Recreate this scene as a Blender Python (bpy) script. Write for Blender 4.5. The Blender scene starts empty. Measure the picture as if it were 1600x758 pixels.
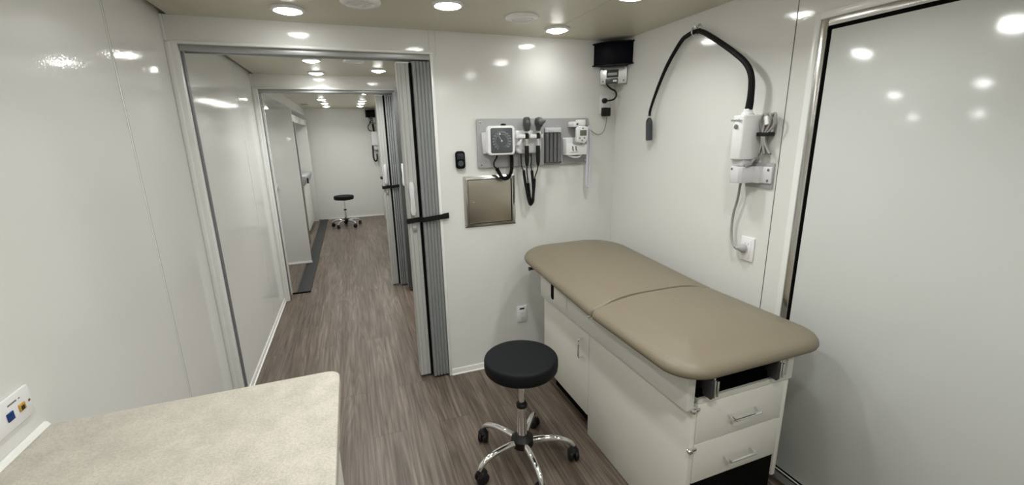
import bpy, bmesh, math, random
from mathutils import Vector, Matrix
random.seed(7)
S = bpy.context.scene
COL = S.collection
PI = math.pi
W, H = 2.4513, 2.13          # room width (x) and height; x right, y away from the camera, z up

# ------------------------------------------------------------------ materials
def mat(name, col, rough=0.4, metal=0.0, spec=0.5, coat=0.0, bump=0.0, bump_scale=40.0, emit=None, estr=0.0, var=0.0, var_scale=6.0, alpha=1.0, coat_rough=0.05):
    m = bpy.data.materials.new(name); m.use_nodes = True
    nt = m.node_tree; b = nt.nodes['Principled BSDF']
    b.inputs['Base Color'].default_value = (*col, 1)
    b.inputs['Roughness'].default_value = rough
    b.inputs['Metallic'].default_value = metal
    b.inputs['Specular IOR Level'].default_value = spec
    b.inputs['Coat Weight'].default_value = coat
    b.inputs['Coat Roughness'].default_value = coat_rough
    b.inputs['Alpha'].default_value = alpha
    if emit:
        b.inputs['Emission Color'].default_value = (*emit, 1)
        b.inputs['Emission Strength'].default_value = estr
    if bump or var:
        geo = nt.nodes.new('ShaderNodeNewGeometry')
    if bump:
        n = nt.nodes.new('ShaderNodeTexNoise'); n.inputs['Scale'].default_value = bump_scale; n.inputs['Detail'].default_value = 2
        nt.links.new(geo.outputs['Position'], n.inputs['Vector'])
        bp = nt.nodes.new('ShaderNodeBump'); bp.inputs['Strength'].default_value = bump; bp.inputs['Distance'].default_value = 0.002
        nt.links.new(n.outputs['Fac'], bp.inputs['Height']); nt.links.new(bp.outputs['Normal'], b.inputs['Normal'])
        if coat: nt.links.new(bp.outputs['Normal'], b.inputs['Coat Normal'])
    if var:
        n2 = nt.nodes.new('ShaderNodeTexNoise'); n2.inputs['Scale'].default_value = var_scale; n2.inputs['Detail'].default_value = 5
        nt.links.new(geo.outputs['Position'], n2.inputs['Vector'])
        mx = nt.nodes.new('ShaderNodeMix'); mx.data_type = 'RGBA'
        mx.inputs['A'].default_value = (*[max(0, c * (1 - var)) for c in col], 1)
        mx.inputs['B'].default_value = (*[min(1, c * (1 + var)) for c in col], 1)
        nt.links.new(n2.outputs['Fac'], mx.inputs['Factor']); nt.links.new(mx.outputs['Result'], b.inputs['Base Color'])
    return m

def floor_material():
    m = bpy.data.materials.new('vinyl_planks'); m.use_nodes = True
    nt = m.node_tree; N = nt.nodes.new; L = nt.links.new
    b = nt.nodes['Principled BSDF']
    geo = N('ShaderNodeNewGeometry'); sep = N('ShaderNodeSeparateXYZ'); L(geo.outputs['Position'], sep.inputs[0])
    cmb = N('ShaderNodeCombineXYZ'); L(sep.outputs['Y'], cmb.inputs['X']); L(sep.outputs['X'], cmb.inputs['Y'])
    br = N('ShaderNodeTexBrick'); L(cmb.outputs[0], br.inputs['Vector'])
    br.offset = 0.37; br.offset_frequency = 2; br.squash = 1
    br.inputs['Scale'].default_value = 1.0
    br.inputs['Brick Width'].default_value = 1.22; br.inputs['Row Height'].default_value = 0.178
    br.inputs['Mortar Size'].default_value = 0.0012; br.inputs['Mortar Smooth'].default_value = 0.2
    br.inputs['Bias'].default_value = 0.0
    br.inputs['Color1'].default_value = (0.138, 0.106, 0.082, 1)
    br.inputs['Color2'].default_value = (0.176, 0.141, 0.112, 1)
    br.inputs['Mortar'].default_value = (0.075, 0.057, 0.043, 1)
    # long streaks of grain
    mp = N('ShaderNodeMapping'); mp.inputs['Scale'].default_value = (75, 2.2, 1); L(geo.outputs['Position'], mp.inputs['Vector'])
    # shift the grain per plank
    sc = N('ShaderNodeVectorMath'); sc.operation = 'SCALE'; sc.inputs['Scale'].default_value = 40; L(br.outputs['Color'], sc.inputs[0])
    ad = N('ShaderNodeVectorMath'); ad.operation = 'ADD'; L(mp.outputs[0], ad.inputs[0]); L(sc.outputs[0], ad.inputs[1])
    n1 = N('ShaderNodeTexNoise'); n1.inputs['Scale'].default_value = 1.0; n1.inputs['Detail'].default_value = 6; n1.inputs['Roughness'].default_value = 0.62
    n1.inputs['Distortion'].default_value = 0.35
    L(ad.outputs[0], n1.inputs['Vector'])
    r1 = N('ShaderNodeValToRGB'); r1.color_ramp.elements[0].position = 0.30; r1.color_ramp.elements[0].color = (0.46, 0.44, 0.42, 1)
    r1.color_ramp.elements[1].position = 0.72; r1.color_ramp.elements[1].color = (1.33, 1.34, 1.36, 1)
    L(n1.outputs['Fac'], r1.inputs[0])
    mp2 = N('ShaderNodeMapping'); mp2.inputs['Scale'].default_value = (9, 0.7, 1); L(geo.outputs['Position'], mp2.inputs['Vector'])
    n2 = N('ShaderNodeTexNoise'); n2.inputs['Scale'].default_value = 1.0; n2.inputs['Detail'].default_value = 3; n2.inputs['Distortion'].default_value = 1.2
    L(mp2.outputs[0], n2.inputs['Vector'])
    r2 = N('ShaderNodeValToRGB'); r2.color_ramp.elements[0].position = 0.35; r2.color_ramp.elements[0].color = (0.78, 0.76, 0.74, 1)
    r2.color_ramp.elements[1].position = 0.7; r2.color_ramp.elements[1].color = (1.18, 1.2, 1.22, 1)
    L(n2.outputs['Fac'], r2.inputs[0])
    m1 = N('ShaderNodeMix'); m1.data_type = 'RGBA'; m1.blend_type = 'MULTIPLY'; m1.inputs['Factor'].default_value = 1
    L(br.outputs['Color'], m1.inputs['A']); L(r1.outputs[0], m1.inputs['B'])
    m2 = N('ShaderNodeMix'); m2.data_type = 'RGBA'; m2.blend_type = 'MULTIPLY'; m2.inputs['Factor'].default_value = 1
    L(m1.outputs['Result'], m2.inputs['A']); L(r2.outputs[0], m2.inputs['B'])
    mp3 = N('ShaderNodeMapping'); mp3.inputs['Scale'].default_value = (7.5, 0.55, 1); L(geo.outputs['Position'], mp3.inputs['Vector'])
    ad3 = N('ShaderNodeVectorMath'); ad3.operation = 'ADD'; L(mp3.outputs[0], ad3.inputs[0]); L(sc.outputs[0], ad3.inputs[1])
    n3 = N('ShaderNodeTexNoise'); n3.inputs['Scale'].default_value = 1.0; n3.inputs['Detail'].default_value = 2; n3.inputs['Roughness'].default_value = 0.4
    L(ad3.outputs[0], n3.inputs['Vector'])
    fm = N('ShaderNodeMath'); fm.operation = 'MULTIPLY'; fm.inputs[1].default_value = 95; L(n3.outputs['Fac'], fm.inputs[0])
    sn = N('ShaderNodeMath'); sn.operation = 'SINE'; L(fm.outputs[0], sn.inputs[0])
    r3 = N('ShaderNodeMapRange'); r3.inputs['From Min'].default_value = -1; r3.inputs['From Max'].default_value = 1; r3.inputs['To Min'].default_value = 0.87; r3.inputs['To Max'].default_value = 1.13
    L(sn.outputs[0], r3.inputs['Value'])
    m3 = N('ShaderNodeMix'); m3.data_type = 'RGBA'; m3.blend_type = 'MULTIPLY'; m3.inputs['Factor'].default_value = 1
    L(m2.outputs['Result'], m3.inputs['A']); L(r3.outputs['Result'], m3.inputs['B'])
    L(m3.outputs['Result'], b.inputs['Base Color'])
    b.inputs['Roughness'].default_value = 0.38; b.inputs['Specular IOR Level'].default_value = 0.35
    bp = N('ShaderNodeBump'); bp.inputs['Strength'].default_value = 0.12; bp.inputs['Distance'].default_value = 0.001
    L(n1.outputs['Fac'], bp.inputs['Height']); L(bp.outputs[0], b.inputs['Normal'])
    return m

def counter_material():
    m = bpy.data.materials.new('speckled_laminate'); m.use_nodes = True
    nt = m.node_tree; N = nt.nodes.new; L = nt.links.new
    b = nt.nodes['Principled BSDF']; geo = N('ShaderNodeNewGeometry')
    n = N('ShaderNodeTexNoise'); n.inputs['Scale'].default_value = 230; n.inputs['Detail'].default_value = 3; L(geo.outputs['Position'], n.inputs['Vector'])
    n2 = N('ShaderNodeTexNoise'); n2.inputs['Scale'].default_value = 18; n2.inputs['Detail'].default_value = 4; L(geo.outputs['Position'], n2.inputs['Vector'])
    r = N('ShaderNodeValToRGB')
    e = r.color_ramp.elements; e[0].position = 0.33; e[0].color = (0.45, 0.42, 0.36, 1); e[1].position = 0.62; e[1].color = (0.56, 0.525, 0.465, 1)
    L(n.outputs['Fac'], r.inputs[0])
    r2 = N('ShaderNodeValToRGB'); e = r2.color_ramp.elements; e[0].position = 0.35; e[0].color = (0.90, 0.90, 0.88, 1); e[1].position = 0.65; e[1].color = (1.06, 1.05, 1.04, 1)
    L(n2.outputs['Fac'], r2.inputs[0])
    mx = N('ShaderNodeMix'); mx.data_type = 'RGBA'; mx.blend_type = 'MULTIPLY'; mx.inputs['Factor'].default_value = 1
    L(r.outputs[0], mx.inputs['A']); L(r2.outputs[0], mx.inputs['B']); L(mx.outputs['Result'], b.inputs['Base Color'])
    b.inputs['Roughness'].default_value = 0.42
    return m

M = dict(
    wall=mat('white_gloss_panel', (0.74, 0.74, 0.715), 0.07, bump=0.12, bump_scale=90),
    wall_plain=mat('white_painted_panel', (0.74, 0.74, 0.715), 0.30),
    door=mat('white_door_skin', (0.63, 0.645, 0.63), 0.10),
    ceil=mat('beige_ceiling_panel', (0.58, 0.55, 0.435), 0.33),
    trim=mat('white_trim', (0.83, 0.83, 0.81), 0.22),
    seam=mat('panel_joint', (0.50, 0.50, 0.47), 0.4),
    dark_seam=mat('dark_joint', (0.12, 0.12, 0.115), 0.6),
    floor=floor_material(),
    strip=mat('grey_threshold', (0.035, 0.037, 0.038), 0.65, spec=0.25, bump=0.2, bump_scale=200),
    counter=counter_material(),
    cab=mat('offwhite_laminate', (0.74, 0.73, 0.665), 0.40, var=0.02, var_scale=3),
    cab2=mat('grey_white_laminate', (0.70, 0.69, 0.645), 0.40),
    cabedge=mat('laminate_edge', (0.40, 0.385, 0.35), 0.5),
    vinyl=mat('taupe_vinyl', (0.182, 0.153, 0.107), 0.45, spec=0.4, bump=0.25, bump_scale=260),
    blackvinyl=mat('black_vinyl', (0.008, 0.009, 0.010), 0.6, spec=0.13, bump=0.15, bump_scale=260),
    black=mat('black_plastic', (0.007, 0.007, 0.008), 0.42, spec=0.3),
    blacknavy=mat('black_blue_plastic', (0.0015, 0.002, 0.006), 0.5, spec=0.12),
    blackmatte=mat('black_matte', (0.0025, 0.0025, 0.0025), 0.8, spec=0.08),
    rubber=mat('black_rubber', (0.007, 0.007, 0.007), 0.6, spec=0.2),
    chrome=mat('chrome', (0.86, 0.86, 0.87), 0.08, metal=1),
    steel=mat('brushed_steel', (0.62, 0.61, 0.58), 0.22, metal=1),
    gunmetal=mat('grey_metal', (0.06, 0.06, 0.062), 0.5, metal=0.3),
    bronze=mat('warm_stainless', (0.50, 0.46, 0.39), 0.32, metal=1),
    alu=mat('satin_aluminium', (0.66, 0.66, 0.66), 0.34, metal=1),
    pleat=mat('grey_pleat_vinyl', (0.27, 0.28, 0.28), 0.45),
    post=mat('light_grey_post', (0.46, 0.46, 0.445), 0.4),
    shadepost=mat('shade_grey_post', (0.08, 0.081, 0.079), 0.6, spec=0.2),  # bay door post, its shade put into a darker grey
    track=mat('grey_aluminium_track', (0.42, 0.43, 0.43), 0.38, metal=0.6),
    board=mat('grey_board', (0.37, 0.37, 0.38), 0.45),
    white=mat('white_plastic', (0.82, 0.82, 0.83), 0.30),
    offwhite=mat('pale_grey_plastic', (0.66, 0.66, 0.68), 0.38),
    lilac=mat('pale_cord', (0.62, 0.62, 0.70), 0.4),
    greycord=mat('grey_cord', (0.30, 0.29, 0.285), 0.5),
    lamphead=mat('charcoal_lamp_head', (0.016, 0.017, 0.018), 0.55, spec=0.15),
    darkgrey=mat('dark_grey_plastic', (0.055, 0.06, 0.06), 0.4),
    dialgrey=mat('dial_face', (0.075, 0.085, 0.09), 0.3, spec=0.6),
    dispenser=mat('grey_ribbed_plastic', (0.13, 0.13, 0.135), 0.5),
    midgrey=mat('mid_grey_plastic', (0.16, 0.16, 0.17), 0.4),
    palegrey=mat('marking_grey', (0.40, 0.42, 0.43), 0.5),
    lcd=mat('lcd_panel', (0.13, 0.15, 0.11), 0.25),
    blue=mat('blue_jack', (0.006, 0.035, 0.17), 0.35),
    yellow=mat('yellow_jack', (0.55, 0.30, 0.04), 0.35),
    label=mat('dark_label', (0.02, 0.02, 0.022), 0.4),
    lens=mat('lamp_lens', (0.9, 0.9, 0.88), 0.3, emit=(0.99, 0.985, 0.95), estr=30),
    mirror=mat('mirror_glass', (0.80, 0.81, 0.80), 0.04, metal=1),
    bag=mat('clear_plastic_bag', (0.75, 0.78, 0.85), 0.15, alpha=0.07, spec=0.4),
    bluelamp=mat('blue_indicator', (0.02, 0.02, 0.3), 0.3, emit=(0.1, 0.1, 1.0), estr=0.25),
    brass=mat('brass_screw', (0.45, 0.36, 0.16), 0.35, metal=1),
)

# ------------------------------------------------------------------ object helpers
ORG = {}
def tag(o, label, cat, group=None, kind=None):
    o['label'] = label; o['category'] = cat
    if group: o['group'] = group
    if kind: o['kind'] = kind
    return o
def thing(name, label, cat, loc=(0, 0, 0), group=None):
    o = bpy.data.objects.new(name, None); COL.objects.link(o)
    o.empty_display_size = 0.05; o.location = loc; ORG[o.name] = Vector(loc)
    return tag(o, label, cat, group, 'thing')

class MB:
    """Collects shapes in world space; build() links them as one mesh object."""
    def __init__(s): s.bm = bmesh.new()
    def _merge(s, t, mtx=None):
        if mtx is not None: t.transform(mtx)
        me = bpy.data.meshes.new('tmp'); t.to_mesh(me); t.free(); s.bm.from_mesh(me); bpy.data.meshes.remove(me)
        return s
    def box(s, x0, x1, y0, y1, z0, z1, bev=0.0, seg=2, mtx=None):
        t = bmesh.new(); bmesh.ops.create_cube(t, size=1)
        for v in t.verts:
            v.co = Vector(((x0 + x1) / 2 + v.co.x * (x1 - x0), (y0 + y1) / 2 + v.co.y * (y1 - y0), (z0 + z1) / 2 + v.co.z * (z1 - z0)))
        if bev: bmesh.ops.bevel(t, geom=t.edges[:], offset=bev, segments=seg, affect='EDGES', profile=0.5)
        return s._merge(t, mtx)
    def prism(s, pts, axis, a0, a1, bev=0.0, seg=2, mtx=None):
        """outline in the plane across axis (x: y,z; y: x,z; z: x,y), extruded from a0 to a1"""
        t = bmesh.new()
        def P(p, a): return {'x': (a, p[0], p[1]), 'y': (p[0], a, p[1]), 'z': (p[0], p[1], a)}[axis]
        A = [t.verts.new(P(p, a0)) for p in pts]; B = [t.verts.new(P(p, a1)) for p in pts]
        n = len(pts)
        t.faces.new(A); t.faces.new(B[::-1])
        for i in range(n): t.faces.new((A[i], B[i], B[(i + 1) % n], A[(i + 1) % n]))
        bmesh.ops.recalc_face_normals(t, faces=t.faces[:])
        if bev:
            ed = [e for e in t.edges if len(e.link_faces) == 2 and e.calc_face_angle(0) > 0.7]
            bmesh.ops.bevel(t, geom=ed, offset=bev, segments=seg, affect='EDGES', profile=0.5)
        return s._merge(t, mtx)
    def lathe(s, prof, c=(0, 0, 0), axis=(0, 0, 1), seg=40):
        """prof: (radius, height) pairs from bottom to top"""
        t = bmesh.new(); rings = []
        for r, z in prof:
            if r < 1e-6: rings.append([t.verts.new((0, 0, z))])
            else: rings.append([t.verts.new((r * math.cos(2 * PI * i / seg), r * math.sin(2 * PI * i / seg), z)) for i in range(seg)])
        for a, b in zip(rings, rings[1:]):
            for i in range(seg):
                j = (i + 1) % seg
                if len(a) == 1 and len(b) == 1: continue
                if len(a) == 1: t.faces.new((a[0], b[j], b[i]))
                elif len(b) == 1: t.faces.new((a[i], a[j], b[0]))
                else: t.faces.new((a[i], a[j], b[j], b[i]))
        if len(rings[0]) > 1: t.faces.new(rings[0][::-1])
        if len(rings[-1]) > 1: t.faces.new(rings[-1])
        bmesh.ops.recalc_face_normals(t, faces=t.faces[:])
        q = Vector((0, 0, 1)).rotation_difference(Vector(axis).normalized())
        return s._merge(t, Matrix.Translation(Vector(c)) @ q.to_matrix().to_4x4())
    def cyl(s, p0, p1, r, r1=None, seg=24, bev=0.0):
        p0, p1 = Vector(p0), Vector(p1); h = (p1 - p0).length; r1 = r if r1 is None else r1
        b = min(bev, h / 3)
        prof = [(r - b, 0), (r, b), (r1, h - b), (r1 - b, h)] if b else [(r, 0), (r1, h)]
        return s.lathe(prof, p0, p1 - p0, seg)
    def tube(s, pts, r, seg=10, res=6, radii=None, closed=False):
        P = [Vector(p) for p in pts]
        if res > 1 and len(P) > 2:
            Q, RR = [], []
            n = len(P)
            for i in range(n - 1):
                p0, p1, p2, p3 = P[max(i - 1, 0)], P[i], P[i + 1], P[min(i + 2, n - 1)]
                for k in range(res):
                    u = k / res
                    Q.append(0.5 * ((2 * p1) + (p2 - p0) * u + (2 * p0 - 5 * p1 + 4 * p2 - p3) * u * u + (3 * p1 - p0 - 3 * p2 + p3) * u ** 3))
                    if radii: RR.append(radii[i] * (1 - u) + radii[i + 1] * u)
            Q.append(P[-1])
            if radii: RR.append(radii[-1])
            P = Q; radii = RR if radii else None
        t = bmesh.new(); rings = []
        T = [(P[min(i + 1, len(P) - 1)] - P[max(i - 1, 0)]).normalized() for i in range(len(P))]
        up = Vector((0, 0, 1)) if abs(T[0].z) < 0.9 else Vector((1, 0, 0))
        nrm = (up - T[0] * up.dot(T[0])).normalized()
        for i, p in enumerate(P):
            if i: nrm = (T[i - 1].rotation_difference(T[i]) @ nrm); nrm = (nrm - T[i] * nrm.dot(T[i])).normalized()
            bi = T[i].cross(nrm); rr = radii[i] if radii else r
            rings.append([t.verts.new(p + (nrm * math.cos(2 * PI * k / seg) + bi * math.sin(2 * PI * k / seg)) * rr) for k in range(seg)])
        for a, b in zip(rings, rings[1:]):
            for k in range(seg): t.faces.new((a[k], a[(k + 1) % seg], b[(k + 1) % seg], b[k]))
        t.faces.new(rings[0][::-1]); t.faces.new(rings[-1])
        bmesh.ops.recalc_face_normals(t, faces=t.faces[:])
        return s._merge(t)
    def rings(s, rows, cap=True):
        """loft closed rings of equal length"""
        t = bmesh.new(); R_ = [[t.verts.new(p) for p in row] for row in rows]
        for a, b in zip(R_, R_[1:]):
            n = len(a)
            for i in range(n): t.faces.new((a[i], a[(i + 1) % n], b[(i + 1) % n], b[i]))
        if cap: t.faces.new(R_[0][::-1]); t.faces.new(R_[-1])
        bmesh.ops.recalc_face_normals(t, faces=t.faces[:])
        return s._merge(t)
    def text(s, body, size, mtx, depth=0.0004):
        cu = bpy.data.curves.new('t', 'FONT'); cu.body = body; cu.size = size; cu.extrude = depth; cu.align_x = 'CENTER'; cu.align_y = 'CENTER'; cu.resolution_u = 2
        o = bpy.data.objects.new('t', cu); COL.objects.link(o)
        dg = bpy.context.evaluated_depsgraph_get()
        me = bpy.data.meshes.new_from_object(o.evaluated_get(dg))
        t = bmesh.new(); t.from_mesh(me)
        bpy.data.objects.remove(o); bpy.data.curves.remove(cu); bpy.data.meshes.remove(me)
        return s._merge(t, mtx)
    def xform(s, mtx): s.bm.transform(mtx); return s
    def build(s, name, m, parent=None, label=None, smooth=35, loc=None):
        me = bpy.data.meshes.new(name)
        o = bpy.data.objects.new(name, me); COL.objects.link(o)
        if parent is not None:
            org = ORG[parent.name]
            o.parent = parent
        else:
            org = Vector(loc) if loc is not None else Vector((0, 0, 0)); o.location = org
        ORG[o.name] = org
        s.bm.transform(Matrix.Translation(-org)); s.bm.to_mesh(me); s.bm.free()
        me.materials.append(m)
        for p in me.polygons: p.use_smooth = True
        me.set_sharp_from_angle(angle=math.radians(smooth))
        if label: o['label'] = label
        return o

def struct(name, mb, m, parent=None, label=None):
    o = mb.build(name, m, parent); o['kind'] = 'structure'
    if label: o['label'] = label
    return o
def rr(cx, cy, w, h, r, n=6):
    """rounded rectangle outline"""
    rad = r if isinstance(r, (list, tuple)) else [r] * 4      # corners: +x+y, -x+y, -x-y, +x-y
    out = []
    for k, (sx, sy) in enumerate(((1, 1), (-1, 1), (-1, -1), (1, -1))):
        q = rad[k]; ox, oy = cx + sx * (w / 2 - q), cy + sy * (h / 2 - q)
        for i in range(n + 1):
            a = k * PI / 2 + i / n * PI / 2
            out.append((ox + q * math.cos(a), oy + q * math.sin(a)))
    return out
def copy_tree(o, parent=None):
    c = o.copy(); COL.objects.link(c)
    if parent is not None: c.parent = parent
    for ch in list(o.children): copy_tree(ch, c)
    return c

# ------------------------------------------------------------------ the room
struct('floor', MB().box(-0.95, 2.6, -4.1, 6.8, -0.1, 0.0), M['floor'])
struct('ceiling', MB().box(0.03, 2.6, -4.1, 6.8, H, H + 0.08), M['ceil'])
struct('wall_left', MB().box(-0.08, 0.0, -4.1, 2.13, 0.0, H + 0.08), M['wall'])
struct('wall_near', MB().box(-0.1, 2.6, -4.2, -4.1, 0, H + 0.08), M['wall_plain'])
# right wall with a door opening
DY0, DY1, DZ0, DZ1 = -2.42, -1.335, 0.035, 1.955
wr = MB().box(W, W + 0.10, DY1, 6.8, 0, H).box(W, W + 0.10, -4.1, DY0, 0, H).box(W, W + 0.10, DY0, DY1, DZ1, H).box(W, W + 0.10, DY0, DY1, -0.001, DZ0)
struct('wall_right', wr, M['wall'])
# first partition: opening x 0.05 - 1.235
PT = 0.11
p1 = MB().box(0.0, W, 0.0, PT, 2.012, H).box(1.238, W, 0.0, PT, 0, 2.012)
struct('wall_partition_near', p1, M['wall'])
# second partition
Y2 = 1.968
p2 = MB().box(0.0, W, Y2, Y2 + PT, 2.012, H).box(1.238, W, Y2, Y2 + PT, 0, 2.012)
struct('wall_partition_far', p2, M['wall'])
struct('wall_far', MB().box(-0.95, 2.6, 6.645, 6.75, 0, H), M['wall_plain'])
struct('wall_corridor', MB().box(1.30, 1.36, Y2 + PT + 0.25, 6.645, 0, H), M['wall_plain'])
# header over the side bay that opens off the middle corridor
struct('wall_bay_header', MB().box(1.238, 1.30, PT, Y2, 2.03, H).box(1.238, 1.30, PT, 0.35, 0, 2.03), M['wall'])
# slide-out bay of the far room
struct('wall_slide_out', MB().box(-0.95, -0.88, 2.0, 6.645, 0, 1.985).box(-0.88, -0.0, 2.07, 2.13, 0, 1.985), M['wall_plain'])
struct('ceiling_slide_out', MB().box(-0.95, 0.0, 2.08, 6.645, 2.0, 2.04).box(0.0, 0.03, 2.08, 6.645, 2.0, H), M['wall'])
struct('floor_slide_out', MB().box(-0.88, 0.085, 2.18, 6.645, 0.0, 0.012), M['floor'])
struct('trim_threshold', MB().box(0.085, 0.218, 2.175, 6.60, 0.0, 0.013, 0.002), M['strip'])
struct('trim_threshold_edge', MB().box(0.0, 0.22, 2.16, 2.175, 0.0, 0.011), M['blackmatte'])

# wall joints and baseboards
def joint_x0(y, name, z1=H):
    struct(name, MB().box(0.0, 0.0025, y - 0.006, y + 0.004, 0.0, z1, 0.001), M['trim'])
    struct(name, MB().box(0.0, 0.0012, y + 0.004, y + 0.009, 0.0, z1), M['dark_seam'])
joint_x0(-0.556, 'trim_joint_left'); joint_x0(1.36, 'trim_joint_corridor')
struct('trim_joint_right', MB().box(W - 0.0012, W, -1.239, -1.236, 0, H), M['dark_seam'])
struct('trim_corner_left', MB().box(0.0, 0.012, -0.008, 0.0, 2.01, H, 0.002), M['trim'])
struct('trim_corner_left', MB().box(0.0, 0.012, Y2 - 0.008, Y2, 2.01, H, 0.002), M['trim'])
struct('trim_joint_header', MB().box(1.2235, 1.2255, -0.001, 0.0, 2.022, H).box(1.2605, 1.2625, -0.001, 0.0, 2.0, H), M['seam'])
struct('trim_ceiling_joint', MB().box(1.9, 1.904, -2.5, 0.0, H - 0.0008, H), M['seam'])
def base_y(y, x0, x1, name, h=0.045):
    struct(name, MB().box(x0, x1, y - 0.006, y, 0.0, h, 0.002).box(x0, x1, y - 0.014, y, 0.0, 0.009, 0.002), M['trim'])
base_y(0.0, 1.243, W, 'baseboard_back'); base_y(6.645, 0.23, 1.30, 'baseboard_far', 0.03)
struct('baseboard_left', MB().box(0, 0.005, PT, Y2 - 0.01, 0, 0.045, 0.002).box(0, 0.012, PT, Y2 - 0.01, 0, 0.009, 0.002), M['trim'])
struct('baseboard_right', MB().box(W - 0.006, W, -1.235, 0, 0, 0.045, 0.002), M['trim'])

# door frames of the two partitions (left jamb, right jamb, head)
def partition_frame(y0, tagn):
    struct('trim_jamb_' + tagn, MB().box(0.0, 0.022, y0 - 0.012, y0 + PT, 0, 2.012, 0.004).box(0.0, 0.046, y0 - 0.006, y0 + 0.035, 0, 2.012, 0.006), M['trim'])
    struct('trim_jamb_seal_' + tagn, MB().box(0.022, 0.05, y0 + 0.036, y0 + 0.075, 0, 1.98, 0.003), M['midgrey'])
    struct('trim_jamb_right_' + tagn, MB().box(1.226, 1.244, y0 - 0.006, y0 + PT, 0, 2.02, 0.003), M['trim'])
    struct('trim_head_' + tagn, MB().box(0.0, 1.244, y0 - 0.008, y0 + PT, 2.006, 2.02, 0.003), M['trim'])
partition_frame(0.0, 'near'); partition_frame(Y2, 'far')

# entry door in the right wall
struct('trim_door_casing', MB().box(W - 0.006, W + 0.03, DY1 - 0.004, DY1 + 0.024, 0, DZ1 + 0.024, 0.005).box(W - 0.006, W + 0.03, DY0, DY1, DZ1 - 0.004, DZ1 + 0.024, 0.005), M['trim'])
d = MB().box(W - 0.004, W + 0.04, DY1 - 0.032, DY1 - 0.004, DZ0, DZ1 - 0.004, 0.003).box(W - 0.004, W + 0.04, DY0, DY1 - 0.032, DZ1 - 0.032, DZ1 - 0.004, 0.003)
struct('trim_door_frame', d, M['steel'])
struct('trim_door_seal', MB().box(W + 0.006, W + 0.04, DY1 - 0.046, DY1 - 0.032, DZ0, DZ1 - 0.032).box(W + 0.006, W + 0.04, DY0, DY1 - 0.046, DZ1 - 0.046, DZ1 - 0.032).box(W + 0.006, W + 0.04, DY0, DY1 - 0.046, DZ0, DZ0 + 0.012), M['blackmatte'])
struct('door_1', MB().box(W + 0.002, W + 0.04, DY0 + 0.01, DY1 - 0.044, DZ0 + 0.012, DZ1 - 0.044, 0.003), M['door'])
struct('trim_door_sill', MB().box(W - 0.055, W + 0.04, DY0, DY1 + 0.03, 0.0, 0.034, 0.004), M['steel'])

# ------------------------------------------------------------------ ceiling lights and vents
def make_light(loc, label):
    t = thing('ceiling_light', label, 'ceiling light', loc, 'recessed ceiling lights')
    x, y, z = loc
    MB().lathe([(0.052, -0.006), (0.060, -0.012), (0.069, -0.010), (0.072, -0.004), (0.072, -0.0005)], loc, seg=40).build('trim_ring', M['white'], t)
    MB().lathe([(0.0, -0.024), (0.02, -0.0225), (0.038, -0.018), (0.050, -0.011), (0.052, -0.006)], loc, seg=32).build('lens', M['lens'], t, label='glowing white lens')
    ld = bpy.data.lights.new('lamp', 'AREA'); ld.shape = 'DISK'; ld.size = 0.10; ld.energy = LP; ld.color = (0.962, 0.98, 0.955); ld.spread = math.radians(140)
    lo = bpy.data.objects.new('lamp', ld); COL.objects.link(lo); lo.parent = t; lo.location = (0, 0, -0.027)
    return t
LP = 3.5
near = [((0.556, -0.24), 'round recessed ceiling light nearest the left wall, above the near partition opening'),
        ((1.225, -0.51), 'round recessed ceiling light at the top edge, between the two round vents'),
        ((1.905, -0.222), 'round recessed ceiling light beside the black corner unit'),
        ((1.95, -0.86), 'round recessed ceiling light above the exam table, cut by the top edge'),
        ((0.50, -0.88), 'round recessed ceiling light above the far end of the countertop'),
        ((1.22, -1.20), 'round recessed ceiling light in the middle of the near room'),
        ((0.50, -1.60), 'round recessed ceiling light above the middle of the countertop'),
        ((1.90, -1.60), 'round recessed ceiling light above the foot end of the exam table'),
        ((1.22, -2.30), 'round recessed ceiling light in the camera end of the near room'),
        ((0.50, -3.0), 'round recessed ceiling light above the near end of the countertop'),
        ((1.90, -3.0), 'round recessed ceiling light farthest from the partition along the right wall')]
corr = [((0.557, 1.108), 'nearer of the two left ceiling lights of the middle corridor'),
        ((0.551, 1.771), 'ceiling light of the middle corridor just before its far header, left side'),
        ((1.057, 1.512), 'right ceiling light of the middle corridor, beside the tall white post'),
        ((1.95, 0.6), 'ceiling light in the side bay behind the near partition'),
        ((1.95, 1.5), 'ceiling light in the far end of the side bay behind the near partition')]
far = [((0.449, 4.50), 'left row in the far room, ceiling light nearest the camera'),
       ((1.018, 4.70), 'right row in the far room, ceiling light nearest the camera'),
       ((0.460, 5.25), 'left row in the far room, second ceiling light'),
       ((1.018, 5.25), 'right row in the far room, second ceiling light'),
       ((0.454, 5.95), 'left row in the far room, ceiling light closest to the far wall'),
       ((1.018, 5.80), 'right row in the far room, ceiling light closest to the far wall'),
       ((0.55, 2.7), 'left ceiling light of the far room right behind the far header'),
       ((-0.30, 2.72), 'ceiling light of the recessed bay on the left of the far room'),
       ((-0.35, 4.9), 'added unseen ceiling light that brightens the white alcove of the far room'),  # added lamp, keeps the ceiling above the alcove from going dark
       ((1.0, 3.5), 'right ceiling light of the far room behind the far header')]
proto = None; c_ = None
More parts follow.
